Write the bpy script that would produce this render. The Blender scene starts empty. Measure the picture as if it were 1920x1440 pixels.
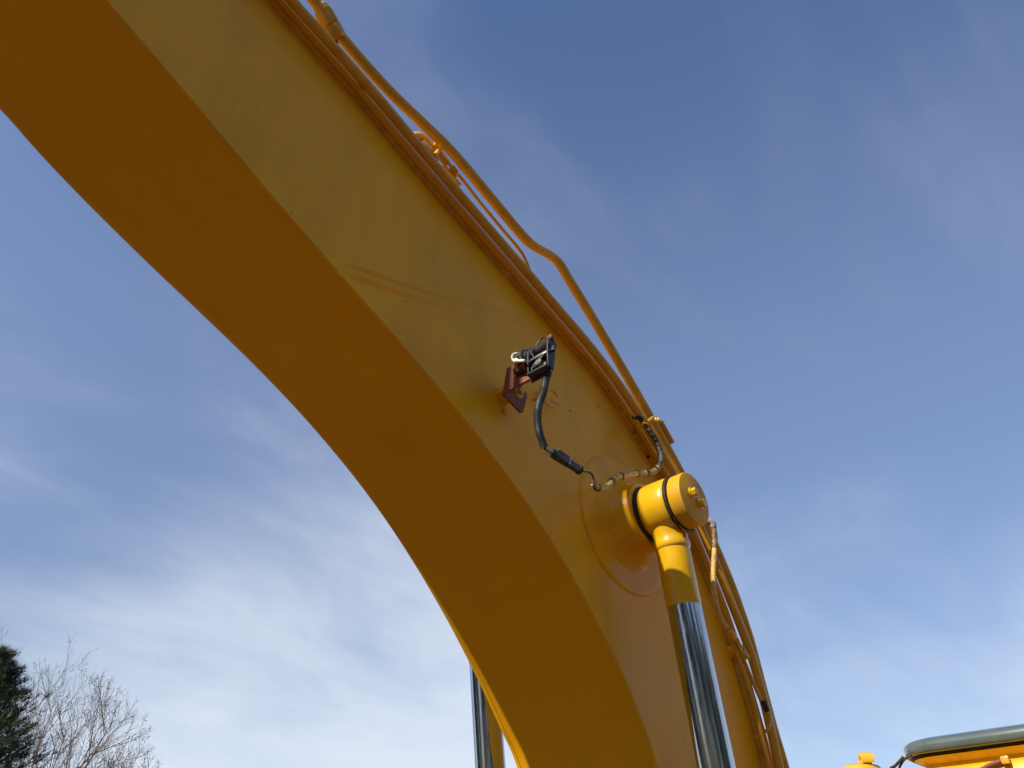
import bpy, bmesh, math, random
from mathutils import Vector, Matrix, noise as mnoise

R = math.radians
SC = bpy.context.scene
COL = SC.collection

# ------------------------------------------------------------------ camera
# World: +X runs back along the boom towards the machine, +Y goes into the
# boom (away from the photographer), Z is up, the ground is z = 0.
cam_d = bpy.data.cameras.new('camera')
cam = bpy.data.objects.new('camera', cam_d)
COL.objects.link(cam)
cam_d.sensor_width = 36.0
cam_d.lens = 1443.0 / 1920.0 * 36.0
cam_d.clip_start = 0.05
cam_d.clip_end = 6000
rx = Vector((0.67260156, -0.73997808, 0.00629167))
up = Vector((-0.4440066, -0.39674798, 0.80339852))
fw = Vector((0.59200109, 0.54316064, 0.59540846))
M = Matrix((rx, up, -fw)).transposed().to_4x4()
M.translation = (0, 0, 2.15)
cam.matrix_world = M
SC.camera = cam

# ------------------------------------------------------------------ sun + sky
SUN_EL = R(37.6)
SUN_AZ = R(178.0)                       # measured from +X towards +Y
sdir = Vector((math.cos(SUN_AZ) * math.cos(SUN_EL), math.sin(SUN_AZ) * math.cos(SUN_EL), math.sin(SUN_EL)))
sun_d = bpy.data.lights.new('sun', 'SUN')
sun_d.energy = 5.0
sun_d.angle = R(0.53)
sun_d.color = (1.0, 0.94, 0.84)
sun = bpy.data.objects.new('sun', sun_d)
COL.objects.link(sun)
sun.rotation_euler = sdir.to_track_quat('Z', 'Y').to_euler()
sun.location = (-20, 3, 30)

SC.view_settings.view_transform = 'Standard'
SC.view_settings.look = 'None'
SC.view_settings.gamma = 1.0
SC.view_settings.exposure = 0.15
SC.view_settings.use_curve_mapping = False
SC.cycles.max_bounces = 10

SKY_STR = 0.130
CS = (46.6, 12.2, 9.2)                    # where the cloud layers are cut from their noise
W = bpy.data.worlds.new('World')
SC.world = W
W.use_nodes = True
nt = W.node_tree
nt.nodes.clear()


def N(tree, t, **kw):
    n = tree.nodes.new(t)
    for k, v in kw.items():
        if k.startswith('i_'):
            n.inputs[int(k[2:])].default_value = v
        else:
            setattr(n, k, v)
    return n


def build_sky():
    L = nt.links.new
    out = N(nt, 'ShaderNodeOutputWorld')
    bg = N(nt, 'ShaderNodeBackground')
    L(bg.outputs[0], out.inputs[0])
    bg.inputs[1].default_value = SKY_STR
    sky = N(nt, 'ShaderNodeTexSky', sky_type='NISHITA', sun_disc=False,
            sun_elevation=SUN_EL, sun_rotation=math.atan2(sdir.x, sdir.y),
            altitude=250, air_density=0.9, dust_density=0.5, ozone_density=1.5)
    tc = N(nt, 'ShaderNodeTexCoord')
    dirv = tc.outputs['Generated']

    def math_(op, a, b=None, clamp=False):
        m = N(nt, 'ShaderNodeMath', operation=op, use_clamp=clamp)
        for i, v in enumerate((a, b)):
            if v is None:
                continue
            if isinstance(v, (int, float)):
                m.inputs[i].default_value = v
            else:
                L(v, m.inputs[i])
        return m.outputs[0]

    def dot(vec):
        m = N(nt, 'ShaderNodeVectorMath', operation='DOT_PRODUCT')
        L(dirv, m.inputs[0])
        m.inputs[1].default_value = vec
        return m.outputs['Value']

    def ramp(v, a, b, x=0.0, y=1.0):
        m = N(nt, 'ShaderNodeMapRange', interpolation_type='SMOOTHSTEP')
        L(v, m.inputs[0])
        for i, k in enumerate((a, b, x, y)):
            m.inputs[i + 1].default_value = k
        return m.outputs[0]

    # cloud sheet: the direction pushed onto a flat layer high above
    sep = N(nt, 'ShaderNodeSeparateXYZ')
    L(dirv, sep.inputs[0])
    zz = math_('ADD', math_('MAXIMUM', sep.outputs[2], 0.0), 0.22)
    px = math_('DIVIDE', sep.outputs[0], zz)
    py = math_('DIVIDE', sep.outputs[1], zz)
    cmb = N(nt, 'ShaderNodeCombineXYZ')
    L(px, cmb.inputs[0])
    L(py, cmb.inputs[1])

    def layer(rot, scl, nscale, detail, rough, dist, seed):
        mp = N(nt, 'ShaderNodeMapping')
        L(cmb.outputs[0], mp.inputs[0])
        mp.inputs['Rotation'].default_value = (0, 0, R(rot))
        mp.inputs['Scale'].default_value = scl
        mp.inputs['Location'].default_value = (seed, seed * .37, seed * .11)
        nz = N(nt, 'ShaderNodeTexNoise')
        nz.inputs['Scale'].default_value = nscale
        nz.inputs['Detail'].default_value = detail
        nz.inputs['Roughness'].default_value = rough
        nz.inputs['Distortion'].default_value = dist
        L(mp.outputs[0], nz.inputs['Vector'])
        return nz.outputs[0]
    wisps = layer(-20, (0.8, 1.35, 1), 1.7, 8, .52, .7, CS[0])
    veil = layer(20, (0.8, 1.0, 1), .95, 3, .45, .3, CS[1])
    fine = layer(-40, (0.7, 1.7, 1), 3.4, 7, .55, .8, CS[2])
    tex = math_('ADD', math_('ADD', math_('ADD', math_('MULTIPLY', wisps, 0.62), .065), math_('MULTIPLY', veil, .55)), math_('MULTIPLY', fine, .20))
    # a thicker bank low on one side, a thin veil elsewhere that clears overhead
    bank = ramp(dot(Vector((0.58, 0.78, 0.20)).normalized()), .90, .998)
    low = ramp(sep.outputs[2], .66, .05)
    cov = math_('ADD', math_('ADD', math_('MULTIPLY', bank, .30), math_('MULTIPLY', low, .25)), -.255)
    dens = ramp(math_('ADD', tex, cov), .44, 1.16)
    haze = ramp(sep.outputs[2], .98, .55, 0.0, .11)
    mask = math_('ADD', math_('MULTIPLY', dens, .86), math_('MULTIPLY', haze, math_('SUBTRACT', 1.0, dens)))
    mix = N(nt, 'ShaderNodeMix', data_type='RGBA')
    L(mask, mix.inputs[0])
    tint = N(nt, 'ShaderNodeMix', data_type='RGBA', blend_type='MULTIPLY')
    tint.inputs[0].default_value = 1.0
    L(sky.outputs[0], tint.inputs[6])
    tz = N(nt, 'ShaderNodeMix', data_type='RGBA')
    L(ramp(sep.outputs[2], .05, .75), tz.inputs[0])
    tz.inputs[6].default_value = (0.86, 0.84, 0.86, 1)        # greyer towards the horizon
    tz.inputs[7].default_value = (0.91, 1.01, 1.22, 1)        # cool overhead
    L(tz.outputs[2], tint.inputs[7])
    L(tint.outputs[2], mix.inputs[6])
    mix.inputs[7].default_value = (5.5, 6.0, 6.7, 1)
    L(mix.outputs[2], bg.inputs[0])


build_sky()

# ------------------------------------------------------------------ materials
MATS = {}


def mat(name, col, rough=.5, metal=0.0, coat=0.0, coat_rough=.08, var=.06, nscale=14, bump=0.0, bscale=60,
        dirt=None, dirt_amt=0.0, dirt_scale=5, spots=None, spot_amt=.0, spot_scale=40, spec=.5, streak=False):
    if name in MATS:
        return MATS[name]
    m = bpy.data.materials.new(name)
    m.use_nodes = True
    t = m.node_tree
    b = t.nodes['Principled BSDF']
    L = t.links.new
    tc = N(t, 'ShaderNodeTexCoord')
    vec = tc.outputs['Object']
    b.inputs['Roughness'].default_value = rough
    b.inputs['Metallic'].default_value = metal
    b.inputs['Coat Weight'].default_value = coat
    b.inputs['Coat Roughness'].default_value = coat_rough
    b.inputs['Specular IOR Level'].default_value = spec
    nz = N(t, 'ShaderNodeTexNoise')
    nz.inputs['Scale'].default_value = nscale
    nz.inputs['Detail'].default_value = 5
    L(vec, nz.inputs['Vector'])
    cr = N(t, 'ShaderNodeMapRange')
    L(nz.outputs[0], cr.inputs[0])
    cr.inputs[1].default_value = .25
    cr.inputs[2].default_value = .75
    cr.inputs[3].default_value = 1 - var
    cr.inputs[4].default_value = 1 + var
    hsv = N(t, 'ShaderNodeHueSaturation')
    hsv.inputs['Color'].default_value = (*col, 1)
    L(cr.outputs[0], hsv.inputs['Value'])
    cur = hsv.outputs[0]
    # roughness follows the same wear
    rr = N(t, 'ShaderNodeMapRange')
    L(nz.outputs[0], rr.inputs[0])
    rr.inputs[1].default_value = .3
    rr.inputs[2].default_value = .7
    rr.inputs[3].default_value = max(.02, rough * .8)
    rr.inputs[4].default_value = min(1, rough * 1.2)
    L(rr.outputs[0], b.inputs['Roughness'])

    def over(cur, mask, c):
        mx = N(t, 'ShaderNodeMix', data_type='RGBA')
        L(mask, mx.inputs[0])
        L(cur, mx.inputs[6])
        mx.inputs[7].default_value = (*c, 1)
        return mx.outputs[2]
    if dirt:
        mp = N(t, 'ShaderNodeMapping')
        mp.inputs['Scale'].default_value = (2.2, 2.2, .45) if streak else (1, 1, 1)
        L(vec, mp.inputs[0])
        d = N(t, 'ShaderNodeTexNoise')
        d.inputs['Scale'].default_value = dirt_scale
        d.inputs['Detail'].default_value = 7
        d.inputs['Roughness'].default_value = .62
        L(mp.outputs[0], d.inputs['Vector'])
        mr = N(t, 'ShaderNodeMapRange', interpolation_type='SMOOTHSTEP')
        L(d.outputs[0], mr.inputs[0])
        mr.inputs[1].default_value = .42
        mr.inputs[2].default_value = .72
        mr.inputs[4].default_value = dirt_amt
        cur = over(cur, mr.outputs[0], dirt)
    if spots:
        v = N(t, 'ShaderNodeTexVoronoi')
        v.inputs['Scale'].default_value = spot_scale
        L(vec, v.inputs['Vector'])
        n2 = N(t, 'ShaderNodeTexNoise')
        n2.inputs['Scale'].default_value = spot_scale * .35
        n2.inputs['Detail'].default_value = 4
        L(vec, n2.inputs['Vector'])
        a = N(t, 'ShaderNodeMath', operation='MULTIPLY')
        L(n2.outputs[0], a.inputs[0])
        a.inputs[1].default_value = spot_amt
        a2 = N(t, 'ShaderNodeMath', operation='SUBTRACT')
        L(a.outputs[0], a2.inputs[0])
        L(v.outputs['Distance'], a2.inputs[1])
        mr = N(t, 'ShaderNodeMapRange', interpolation_type='SMOOTHSTEP')
        L(a2.outputs[0], mr.inputs[0])
        mr.inputs[1].default_value = -.02
        mr.inputs[2].default_value = .05
        cur = over(cur, mr.outputs[0], spots)
    L(cur, b.inputs['Base Color'])
    if bump:
        bn = N(t, 'ShaderNodeTexNoise')
        bn.inputs['Scale'].default_value = bscale
        bn.inputs['Detail'].default_value = 3
        L(vec, bn.inputs['Vector'])
        bp = N(t, 'ShaderNodeBump')
        bp.inputs['Strength'].default_value = bump
        bp.inputs['Distance'].default_value = .01
        L(bn.outputs[0], bp.inputs['Height'])
        L(bp.outputs[0], b.inputs['Normal'])
    MATS[name] = m
    return m


YEL = (0.86, 0.420, 0.008)
RUST = (0.10, 0.035, 0.012)
M_PAINT = mat('yellow_boom_paint', YEL, .36, spec=.16, coat=.06, coat_rough=.10, var=.05, nscale=5, bump=.05, bscale=220,
              dirt=(0.42, 0.20, 0.018), dirt_amt=.30, dirt_scale=1.6, spots=(.10, .045, .012), spot_amt=.062, spot_scale=11, streak=True)
M_UNDER = mat('boom_paint_shade_tone', (0.78, 0.362, 0.003), .5, spec=.15, coat=.0, coat_rough=.3, var=.05, nscale=4, bump=.06, bscale=200,  # same paint as the boom sides, the underside's shade put into its colour
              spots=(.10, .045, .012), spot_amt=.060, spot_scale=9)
M_PAD = mat('yellow_pad_paint', YEL, .36, spec=.16, coat=.09, coat_rough=.06, var=.05, nscale=6, bump=.06, bscale=40,
            dirt=(0.42, 0.20, 0.018), dirt_amt=.4, dirt_scale=7)
M_CAP = mat('dusty_cap_paint', (0.70, 0.36, 0.012), .5, spec=.15, var=.08, nscale=20, bump=.06, bscale=60,
            dirt=(0.34, 0.20, 0.07), dirt_amt=.40, dirt_scale=9, spots=(.10, .045, .012), spot_amt=.08, spot_scale=30)
M_GLOSS = mat('yellow_gloss_paint', (0.80, 0.45, 0.006), .30, coat=.5, coat_rough=.05, var=.05, nscale=16, bump=.10, bscale=28,
              dirt=(0.55, 0.30, 0.03), dirt_amt=.35, dirt_scale=14, spots=(.12, .05, .012), spot_amt=.07, spot_scale=24)
M_TUBE = mat('yellow_tube_paint', (0.68, 0.350, 0.020), .45, coat=.15, coat_rough=.2, var=.10, nscale=30, bump=.06, bscale=90,
             dirt=(0.34, 0.18, 0.03), dirt_amt=.35, dirt_scale=16)
M_WELD = mat('rusty_weld', (0.64, 0.29, 0.010), .6, var=.14, nscale=40, bump=.5, bscale=130,
             dirt=(0.30, 0.12, 0.012), dirt_amt=.55, dirt_scale=18, spots=(.05, .018, .008), spot_amt=.20, spot_scale=16)
M_RUST = mat('red_oxide_steel', (0.26, 0.082, 0.040), .72, var=.16, nscale=60, bump=.3, bscale=180,
             dirt=(0.16, 0.05, 0.03), dirt_amt=.6, dirt_scale=35)
M_BLACK = mat('black_plastic', (0.022, 0.022, 0.024), .42, var=.2, nscale=60, bump=.05, bscale=150,
              dirt=(0.07, 0.065, 0.06), dirt_amt=.35, dirt_scale=40)
M_CONDUIT = mat('black_conduit', (0.028, 0.028, 0.027), .5, var=.2, nscale=50, dirt=(0.08, 0.07, 0.055), dirt_amt=.5, dirt_scale=30)
M_WHITE = mat('white_nylon', (0.80, 0.78, 0.66), .4, var=.06, nscale=50)
M_STEEL = mat('zinc_steel', (0.45, 0.43, 0.40), .38, metal=1.0, var=.15, nscale=90)
M_RUBBER = mat('black_rubber_seal', (0.030, 0.022, 0.018), .6, var=.25, nscale=80, dirt=(0.16, 0.085, 0.03), dirt_amt=.35, dirt_scale=60)
M_TAPE = mat('yellow_oversprayed_tape', (0.74, 0.46, 0.12), .6, var=.14, nscale=70, bump=.35, bscale=160,
             dirt=(0.10, 0.07, 0.04), dirt_amt=.55, dirt_scale=44)
M_TAPEB = mat('black_worn_tape', (0.055, 0.055, 0.056), .6, var=.25, nscale=60, bump=.3, bscale=160,
              dirt=(0.42, 0.30, 0.13), dirt_amt=.55, dirt_scale=48)
M_HATCH = mat('grey_green_acrylic', (0.085, 0.112, 0.100), .22, coat=.6, coat_rough=.05, var=.06, nscale=10,
              dirt=(0.22, 0.20, 0.13), dirt_amt=.35, dirt_scale=4)
M_GLASS = mat('dark_cab_glass', (0.012, 0.015, 0.014), .06, coat=.4, var=.05, nscale=5)
M_DARK = mat('dark_chassis_steel', (0.035, 0.034, 0.033), .6, var=.2, nscale=10, dirt=(.12, .09, .06), dirt_amt=.6, dirt_scale=6)


def chrome():
    m = bpy.data.materials.new('chromed_rod')
    m.use_nodes = True
    t = m.node_tree
    b = t.nodes['Principled BSDF']
    b.inputs['Metallic'].default_value = 1
    b.inputs['Base Color'].default_value = (.52, .54, .56, 1)
    tc = N(t, 'ShaderNodeTexCoord')
    mp = N(t, 'ShaderNodeMapping')
    mp.inputs['Scale'].default_value = (60, 60, 2.0)
    t.links.new(tc.outputs['Object'], mp.inputs[0])
    nz = N(t, 'ShaderNodeTexNoise')
    nz.inputs['Scale'].default_value = 3
    nz.inputs['Detail'].default_value = 5
    t.links.new(mp.outputs[0], nz.inputs['Vector'])
    r = N(t, 'ShaderNodeMapRange')
    t.links.new(nz.outputs[0], r.inputs[0])
    r.inputs[1].default_value = .3
    r.inputs[2].default_value = .75
    r.inputs[3].default_value = .07
    r.inputs[4].default_value = .22
    t.links.new(r.outputs[0], b.inputs['Roughness'])
    return m


M_CHROME = chrome()

# ------------------------------------------------------------------ mesh helpers


def cr(pts, n=8, closed=False):
    """Catmull-Rom through points, n samples per span."""
    P = [Vector(p) for p in pts]
    out = []
    m = len(P)
    for i in range(m - 1):
        p0 = P[i - 1] if i > 0 else P[0] * 2 - P[1]
        p1, p2 = P[i], P[i + 1]
        p3 = P[i + 2] if i + 2 < m else P[-1] * 2 - P[-2]
        for k in range(n):
            t = k / n
            out.append(.5 * ((2 * p1) + (p2 - p0) * t + (2 * p0 - 5 * p1 + 4 * p2 - p3) * t * t + (3 * p1 - p0 - 3 * p2 + p3) * t ** 3))
    out.append(P[-1].copy())
    return out


def resample(P, n):
    d = [0]
    for a, b in zip(P[:-1], P[1:]):
        d.append(d[-1] + (b - a).length)
    out = []
    j = 0
    for i in range(n):
        s = d[-1] * i / (n - 1)
        while j < len(d) - 2 and d[j + 1] < s:
            j += 1
        f = (s - d[j]) / max(1e-9, d[j + 1] - d[j])
        out.append(P[j].lerp(P[j + 1], f))
    return out


def link(name, bm, material, parent=None, smooth=False, loc=None, autosmooth=None):
    me = bpy.data.meshes.new(name)
    bmesh.ops.recalc_face_normals(bm, faces=bm.faces[:])
    if smooth:
        for f in bm.faces:
            f.smooth = True
        if autosmooth:
            for e in bm.edges:
                if len(e.link_faces) == 2 and e.calc_face_angle(0) > R(autosmooth):
                    e.smooth = False
    bm.to_mesh(me)
    bm.free()
    o = bpy.data.objects.new(name, me)
    if isinstance(material, (list, tuple)):
        for x in material:
            me.materials.append(x)
    else:
        me.materials.append(material)
    COL.objects.link(o)
    if parent is not None:
        o.parent = parent
    if loc is not None:
        o.location = loc
    return o


def tube_bm(bm, P, r, seg=12, caps=True):
    n = len(P)
    rf = r if callable(r) else (lambda i: r)
    T = []
    for i in range(n):
        a = P[max(0, i - 1)]
        b = P[min(n - 1, i + 1)]
        T.append((b - a).normalized())
    u = T[0].orthogonal().normalized()
    rings = []
    for i in range(n):
        u = (u - T[i] * u.dot(T[i]))
        if u.length < 1e-6:
            u = T[i].orthogonal()
        u.normalize()
        v = T[i].cross(u)
        rr = rf(i)
        rings.append([bm.verts.new(P[i] + (u * math.cos(2 * math.pi * k / seg) + v * math.sin(2 * math.pi * k / seg)) * rr) for k in range(seg)])
    for a, b in zip(rings[:-1], rings[1:]):
        for k in range(seg):
            bm.faces.new((a[k], a[(k + 1) % seg], b[(k + 1) % seg], b[k]))
    if caps:
        bm.faces.new(rings[0][::-1])
        bm.faces.new(rings[-1])


def tube(name, pts, r, material, parent, seg=14, n=8, raw=False, caps=True):
    bm = bmesh.new()
    P = [Vector(p) for p in pts] if raw else cr(pts, n)
    tube_bm(bm, P, r, seg, caps)
    return link(name, bm, material, parent, smooth=True, autosmooth=50)


def frame(axis):
    a = Vector(axis).normalized()
    u = a.orthogonal().normalized()
    return a, u, a.cross(u)


def lathe_bm(bm, origin, axis, prof, seg=48, ref=None):
    """prof: list of (distance along axis, radius)."""
    o = Vector(origin)
    a, u, v = frame(axis)
    if ref is not None:
        u = Vector(ref) - a * Vector(ref).dot(a)
        u.normalize()
        v = a.cross(u)
    rings = []
    for h, r in prof:
        if r < 1e-6:
            rings.append([bm.verts.new(o + a * h)])
        else:
            rings.append([bm.verts.new(o + a * h + (u * math.cos(2 * math.pi * k / seg) + v * math.sin(2 * math.pi * k / seg)) * r) for k in range(seg)])
    for A, B in zip(rings[:-1], rings[1:]):
        for k in range(seg):
            k2 = (k + 1) % seg
            if len(A) == 1 and len(B) == 1:
                continue
            if len(A) == 1:
                bm.faces.new((A[0], B[k2], B[k]))
            elif len(B) == 1:
                bm.faces.new((A[k], A[k2], B[0]))
            else:
                bm.faces.new((A[k], A[k2], B[k2], B[k]))
    return rings


def lathe(name, origin, axis, prof, material, parent, seg=48, auto=35, ref=None):
    bm = bmesh.new()
    lathe_bm(bm, origin, axis, prof, seg, ref)
    return link(name, bm, material, parent, smooth=True, autosmooth=auto)


def box_bm(bm, c, ax, size, bevel=0.0):
    """box with centre c, axes ax (3 unit vectors), full sizes."""
    x, y, z = [Vector(k).normalized() for k in ax]
    m = Matrix((x * size[0], y * size[1], z * size[2])).transposed().to_4x4()
    m.translation = Vector(c)
    g = bmesh.ops.create_cube(bm, size=1, matrix=m)
    if bevel:
        es = list({e for vv in g['verts'] for e in vv.link_edges})
        bmesh.ops.bevel(bm, geom=es, offset=bevel, segments=2, affect='EDGES', profile=.6)


def box(name, c, size, material, parent, ax=((1, 0, 0), (0, 1, 0), (0, 0, 1)), bevel=0.0):
    bm = bmesh.new()
    box_bm(bm, c, ax, size, bevel)
    return link(name, bm, material, parent, smooth=bool(bevel), autosmooth=40)


def hexbolt(name, base, axis, r, h, material, parent, washer=0.0, rot=0.0):
    """hex head on a washer"""
    bm = bmesh.new()
    a, u, v = frame(axis)
    b = Vector(base)
    if washer:
        lathe_bm(bm, b, a, [(0, 0), (0, washer), (.004, washer), (.005, washer * .93), (.005, 0)], 24)
        b = b + a * .005
    rings = []
    for hh, rr in ((0, r), (h * .86, r), (h, r * .86)):
        rings.append([bm.verts.new(b + a * hh + (u * math.cos(rot + k * math.pi / 3) + v * math.sin(rot + k * math.pi / 3)) * rr) for k in range(6)])
    for A, B in zip(rings[:-1], rings[1:]):
        for k in range(6):
            bm.faces.new((A[k], A[(k + 1) % 6], B[(k + 1) % 6], B[k]))
    bm.faces.new(rings[-1])
    bm.faces.new(rings[0][::-1])
    return link(name, bm, material, parent)


def prism(name, poly, thick, material, parent, bevel=0.0):
    """poly: list of 3-D points in one plane; thick: vector."""
    bm = bmesh.new()
    A = [bm.verts.new(Vector(p)) for p in poly]
    B = [bm.verts.new(Vector(p) + Vector(thick)) for p in poly]
    n = len(A)
    bm.faces.new(A[::-1])
    bm.faces.new(B)
    for i in range(n):
        bm.faces.new((A[i], A[(i + 1) % n], B[(i + 1) % n], B[i]))
    if bevel:
        bmesh.ops.bevel(bm, geom=bm.edges[:], offset=bevel, segments=2, affect='EDGES', profile=.6)
    return link(name, bm, material, parent, smooth=bool(bevel), autosmooth=40)


def thing(name, label, cat, loc, group=None):
    o = bpy.data.objects.new(name, None)
    COL.objects.link(o)
    o.location = loc
    o['label'] = label
    o['category'] = cat
    if group:
        o['group'] = group
    return o


def label(o, text):
    o['label'] = text
    return o


# ------------------------------------------------------------------ ground
def build_ground():
    m = bpy.data.materials.new('packed_soil')
    m.use_nodes = True
    t = m.node_tree
    b = t.nodes['Principled BSDF']
    b.inputs['Roughness'].default_value = .9
    tc = N(t, 'ShaderNodeTexCoord')
    prev = None
    for sc, c0, c1 in ((.18, (.112, .072, .041), (.150, .096, .056)), (2.5, (.6, .6, .6), (1.25, 1.2, 1.15))):
        nz = N(t, 'ShaderNodeTexNoise')
        nz.inputs['Scale'].default_value = sc
        nz.inputs['Detail'].default_value = 8
        t.links.new(tc.outputs['Object'], nz.inputs['Vector'])
        rp = N(t, 'ShaderNodeValToRGB')
        rp.color_ramp.elements[0].position = .35
        rp.color_ramp.elements[1].position = .68
        rp.color_ramp.elements[0].color = (*c0, 1)
        rp.color_ramp.elements[1].color = (*c1, 1)
        t.links.new(nz.outputs[0], rp.inputs[0])
        if prev is None:
            prev = rp.outputs[0]
        else:
            mx = N(t, 'ShaderNodeMix', data_type='RGBA', blend_type='MULTIPLY')
            mx.inputs[0].default_value = 1
            t.links.new(prev, mx.inputs[6])
            t.links.new(rp.outputs[0], mx.inputs[7])
            prev = mx.outputs[2]
    t.links.new(prev, b.inputs['Base Color'])
    bm = bmesh.new()
    rnd = random.Random(2)
    rings = [0, 6, 14, 30, 60, 120, 300, 800, 2500]
    prevr = None
    seg = 48
    for r in rings:
        if r == 0:
            cur = [bm.verts.new((0, 0, 0))]
        else:
            cur = [bm.verts.new((r * math.cos(2 * math.pi * k / seg), r * math.sin(2 * math.pi * k / seg),
                                 rnd.uniform(-.03, .03) if r < 200 else 0)) for k in range(seg)]
        if prevr:
            for k in range(seg):
                k2 = (k + 1) % seg
                if len(prevr) == 1:
                    bm.faces.new((prevr[0], cur[k], cur[k2]))
                else:
                    bm.faces.new((prevr[k], cur[k], cur[k2], prevr[k2]))
        prevr = cur
    g = link('ground', bm, m, None, smooth=True)
    g['kind'] = 'structure'


build_ground()

# ------------------------------------------------------------------ excavator
PL = 1.2385                 # y of the boom's near side plate face
BW = 0.4777                 # width of the boom box
PF = PL + BW
PIN = Vector((1.8829, 0.9827, 3.2507))      # centre of the near pin cap's outer face
YR = PIN.y + .1057          # y of the near cylinder
YRF = YR + .800            # y of the far cylinder
AY = Vector((0, -1, 0))     # outwards from the near side plate

exc = thing('excavator', 'yellow tracked excavator seen from below its raised curved boom, with chrome cylinders and cab roof',
            'excavator', (2.6, 1.48, 0))


def E(o):
    """give a part of the excavator its parent, keeping it where it was built"""
    o.parent = exc
    o.location = o.location - exc.location
    return o


# boom curves in the boom plane (x, z)
LOWN = [(-2.6, 4.36), (-2.0, 4.37), (-1.4, 4.29), (-.8, 4.13), (-.3, 3.955),
        (0.024, 3.824), (0.139, 3.772), (0.250, 3.720), (0.360, 3.666), (0.470, 3.612), (0.581, 3.560), (0.693, 3.510), (0.806, 3.460),
        (0.918, 3.410), (1.030, 3.359), (1.139, 3.304), (1.246, 3.246), (1.349, 3.183), (1.449, 3.115), (1.544, 3.040), (1.636, 2.960),
        (1.722, 2.873), (1.803, 2.778), (1.877, 2.673), (1.941, 2.554), (2.02, 2.36), (2.11, 2.08), (2.22, 1.80), (2.34, 1.62)]
LOWF = [(-2.6, 4.36), (-2.0, 4.37), (-1.4, 4.29), (-.8, 4.135), (-.3, 3.955),
        (-0.027, 3.836), (0.077, 3.782), (0.188, 3.730), (0.302, 3.682), (0.419, 3.635), (0.537, 3.591), (0.654, 3.547), (0.769, 3.502),
        (0.882, 3.453), (0.992, 3.400), (1.099, 3.342), (1.202, 3.280), (1.302, 3.212), (1.398, 3.138), (1.490, 3.060), (1.580, 2.977),
        (1.666, 2.890), (1.749, 2.799), (1.830, 2.703), (1.908, 2.604), (2.00, 2.40), (2.10, 2.10), (2.22, 1.80), (2.34, 1.62)]
TOP = [(-2.6, 4.62), (-2.0, 4.72), (-1.4, 4.74), (-.8, 4.66), (-.3, 4.53), (.1, 4.375),
       (0.367, 4.279), (0.497, 4.236), (0.639, 4.192), (0.894, 4.089), (1.201, 3.983), (1.391, 3.922), (1.508, 3.885), (1.697, 3.824),
       (1.790, 3.785), (1.891, 3.724), (1.994, 3.656), (2.079, 3.588), (2.131, 3.539), (2.222, 3.443), (2.301, 3.334), (2.365, 3.230),
       (2.418, 3.135), (2.455, 3.050), (2.492, 2.934), (2.526, 2.820), (2.552, 2.722), (2.567, 2.635), (2.60, 2.40), (2.64, 2.10), (2.66, 1.85), (2.64, 1.66)]


def c2(pts, n=200):
    return resample(cr([(p[0], 0, p[1]) for p in pts], 8), n)


NS = 180
cLN, cLF, cT = c2(LOWN, NS), c2(LOWF, NS), c2(TOP, NS)


def at_y(P, y):
    return [Vector((p.x, y, p.z)) for p in P]


def nrm2(P, i):
    a = P[max(0, i - 1)]
    b = P[min(len(P) - 1, i + 1)]
    t = (b - a).normalized()
    return Vector((t.z, 0, -t.x)) * -1      # points up / outwards of the arch


def offset(P, d):
    return [P[i] + nrm2(P, i) * (d(i) if callable(d) else d) for i in range(len(P))]


def strip(bm, A, B):
    a = [bm.verts.new(p) for p in A]
    b = [bm.verts.new(p) for p in B]
    for i in range(len(a) - 1):
        bm.faces.new((a[i], a[i + 1], b[i + 1], b[i]))
    return a, b


def slab(name, A, B, thick, material, parent, smooth=True):
    """sheet between polylines A and B, given thickness by vector(s)"""
    bm = bmesh.new()
    th = thick if isinstance(thick, list) else [Vector(thick)] * len(A)
    a, b = strip(bm, A, B)
    a2, b2 = strip(bm, [p + t for p, t in zip(A, th)], [p + t for p, t in zip(B, th)])
    for P, Q in ((a, a2), (b, b2)):
        for i in range(len(P) - 1):
            bm.faces.new((P[i], P[i + 1], Q[i + 1], Q[i]))
    for i in (0, -1):
        bm.faces.new((a[i], b[i], b2[i], a2[i]))
    return link(name, bm, material, parent, smooth=smooth, autosmooth=35)


def smooth01(x):
    x = max(0, min(1, x))
    return x * x * (3 - 2 * x)


# the bottom plate sits between the side plates and is set back near the foot
def recess(P, x0=1.45, x1=1.95, d=.034):
    return lambda i: -.0012 + d * smooth01((P[i].x - x0) / (x1 - x0))


botN = at_y(offset(cLN, recess(cLN, d=.010)), PL + .012)
botF = at_y(offset(cLF, recess(cLF, d=.004)), PF - .012)
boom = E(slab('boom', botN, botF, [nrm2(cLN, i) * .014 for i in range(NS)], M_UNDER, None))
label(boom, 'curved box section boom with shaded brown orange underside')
B_ = boom
B_OFF = exc.location + boom.location


def S(o, part=None):
    """make o a sub-part of a part (default the boom); every mesh is modelled in world space"""
    par = part or boom
    o.parent = par
    o.location = o.location - exc.location - par.location
    return o


topN = offset(cT, -.006)
for y0, lowc in ((PL, cLN), (PF - .012, cLF)):
    S(slab('side_plate', at_y(lowc, y0), at_y(topN, y0), (0, .012, 0), M_PAINT, None))
# top flange overhangs the near side plate
FO = .030
S(slab('top_plate', at_y(offset(cT, -.006), PL - FO), at_y(offset(cT, -.006), PF + FO),
       [nrm2(cT, i) * .019 for i in range(NS)], M_PAINT, None))


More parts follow.
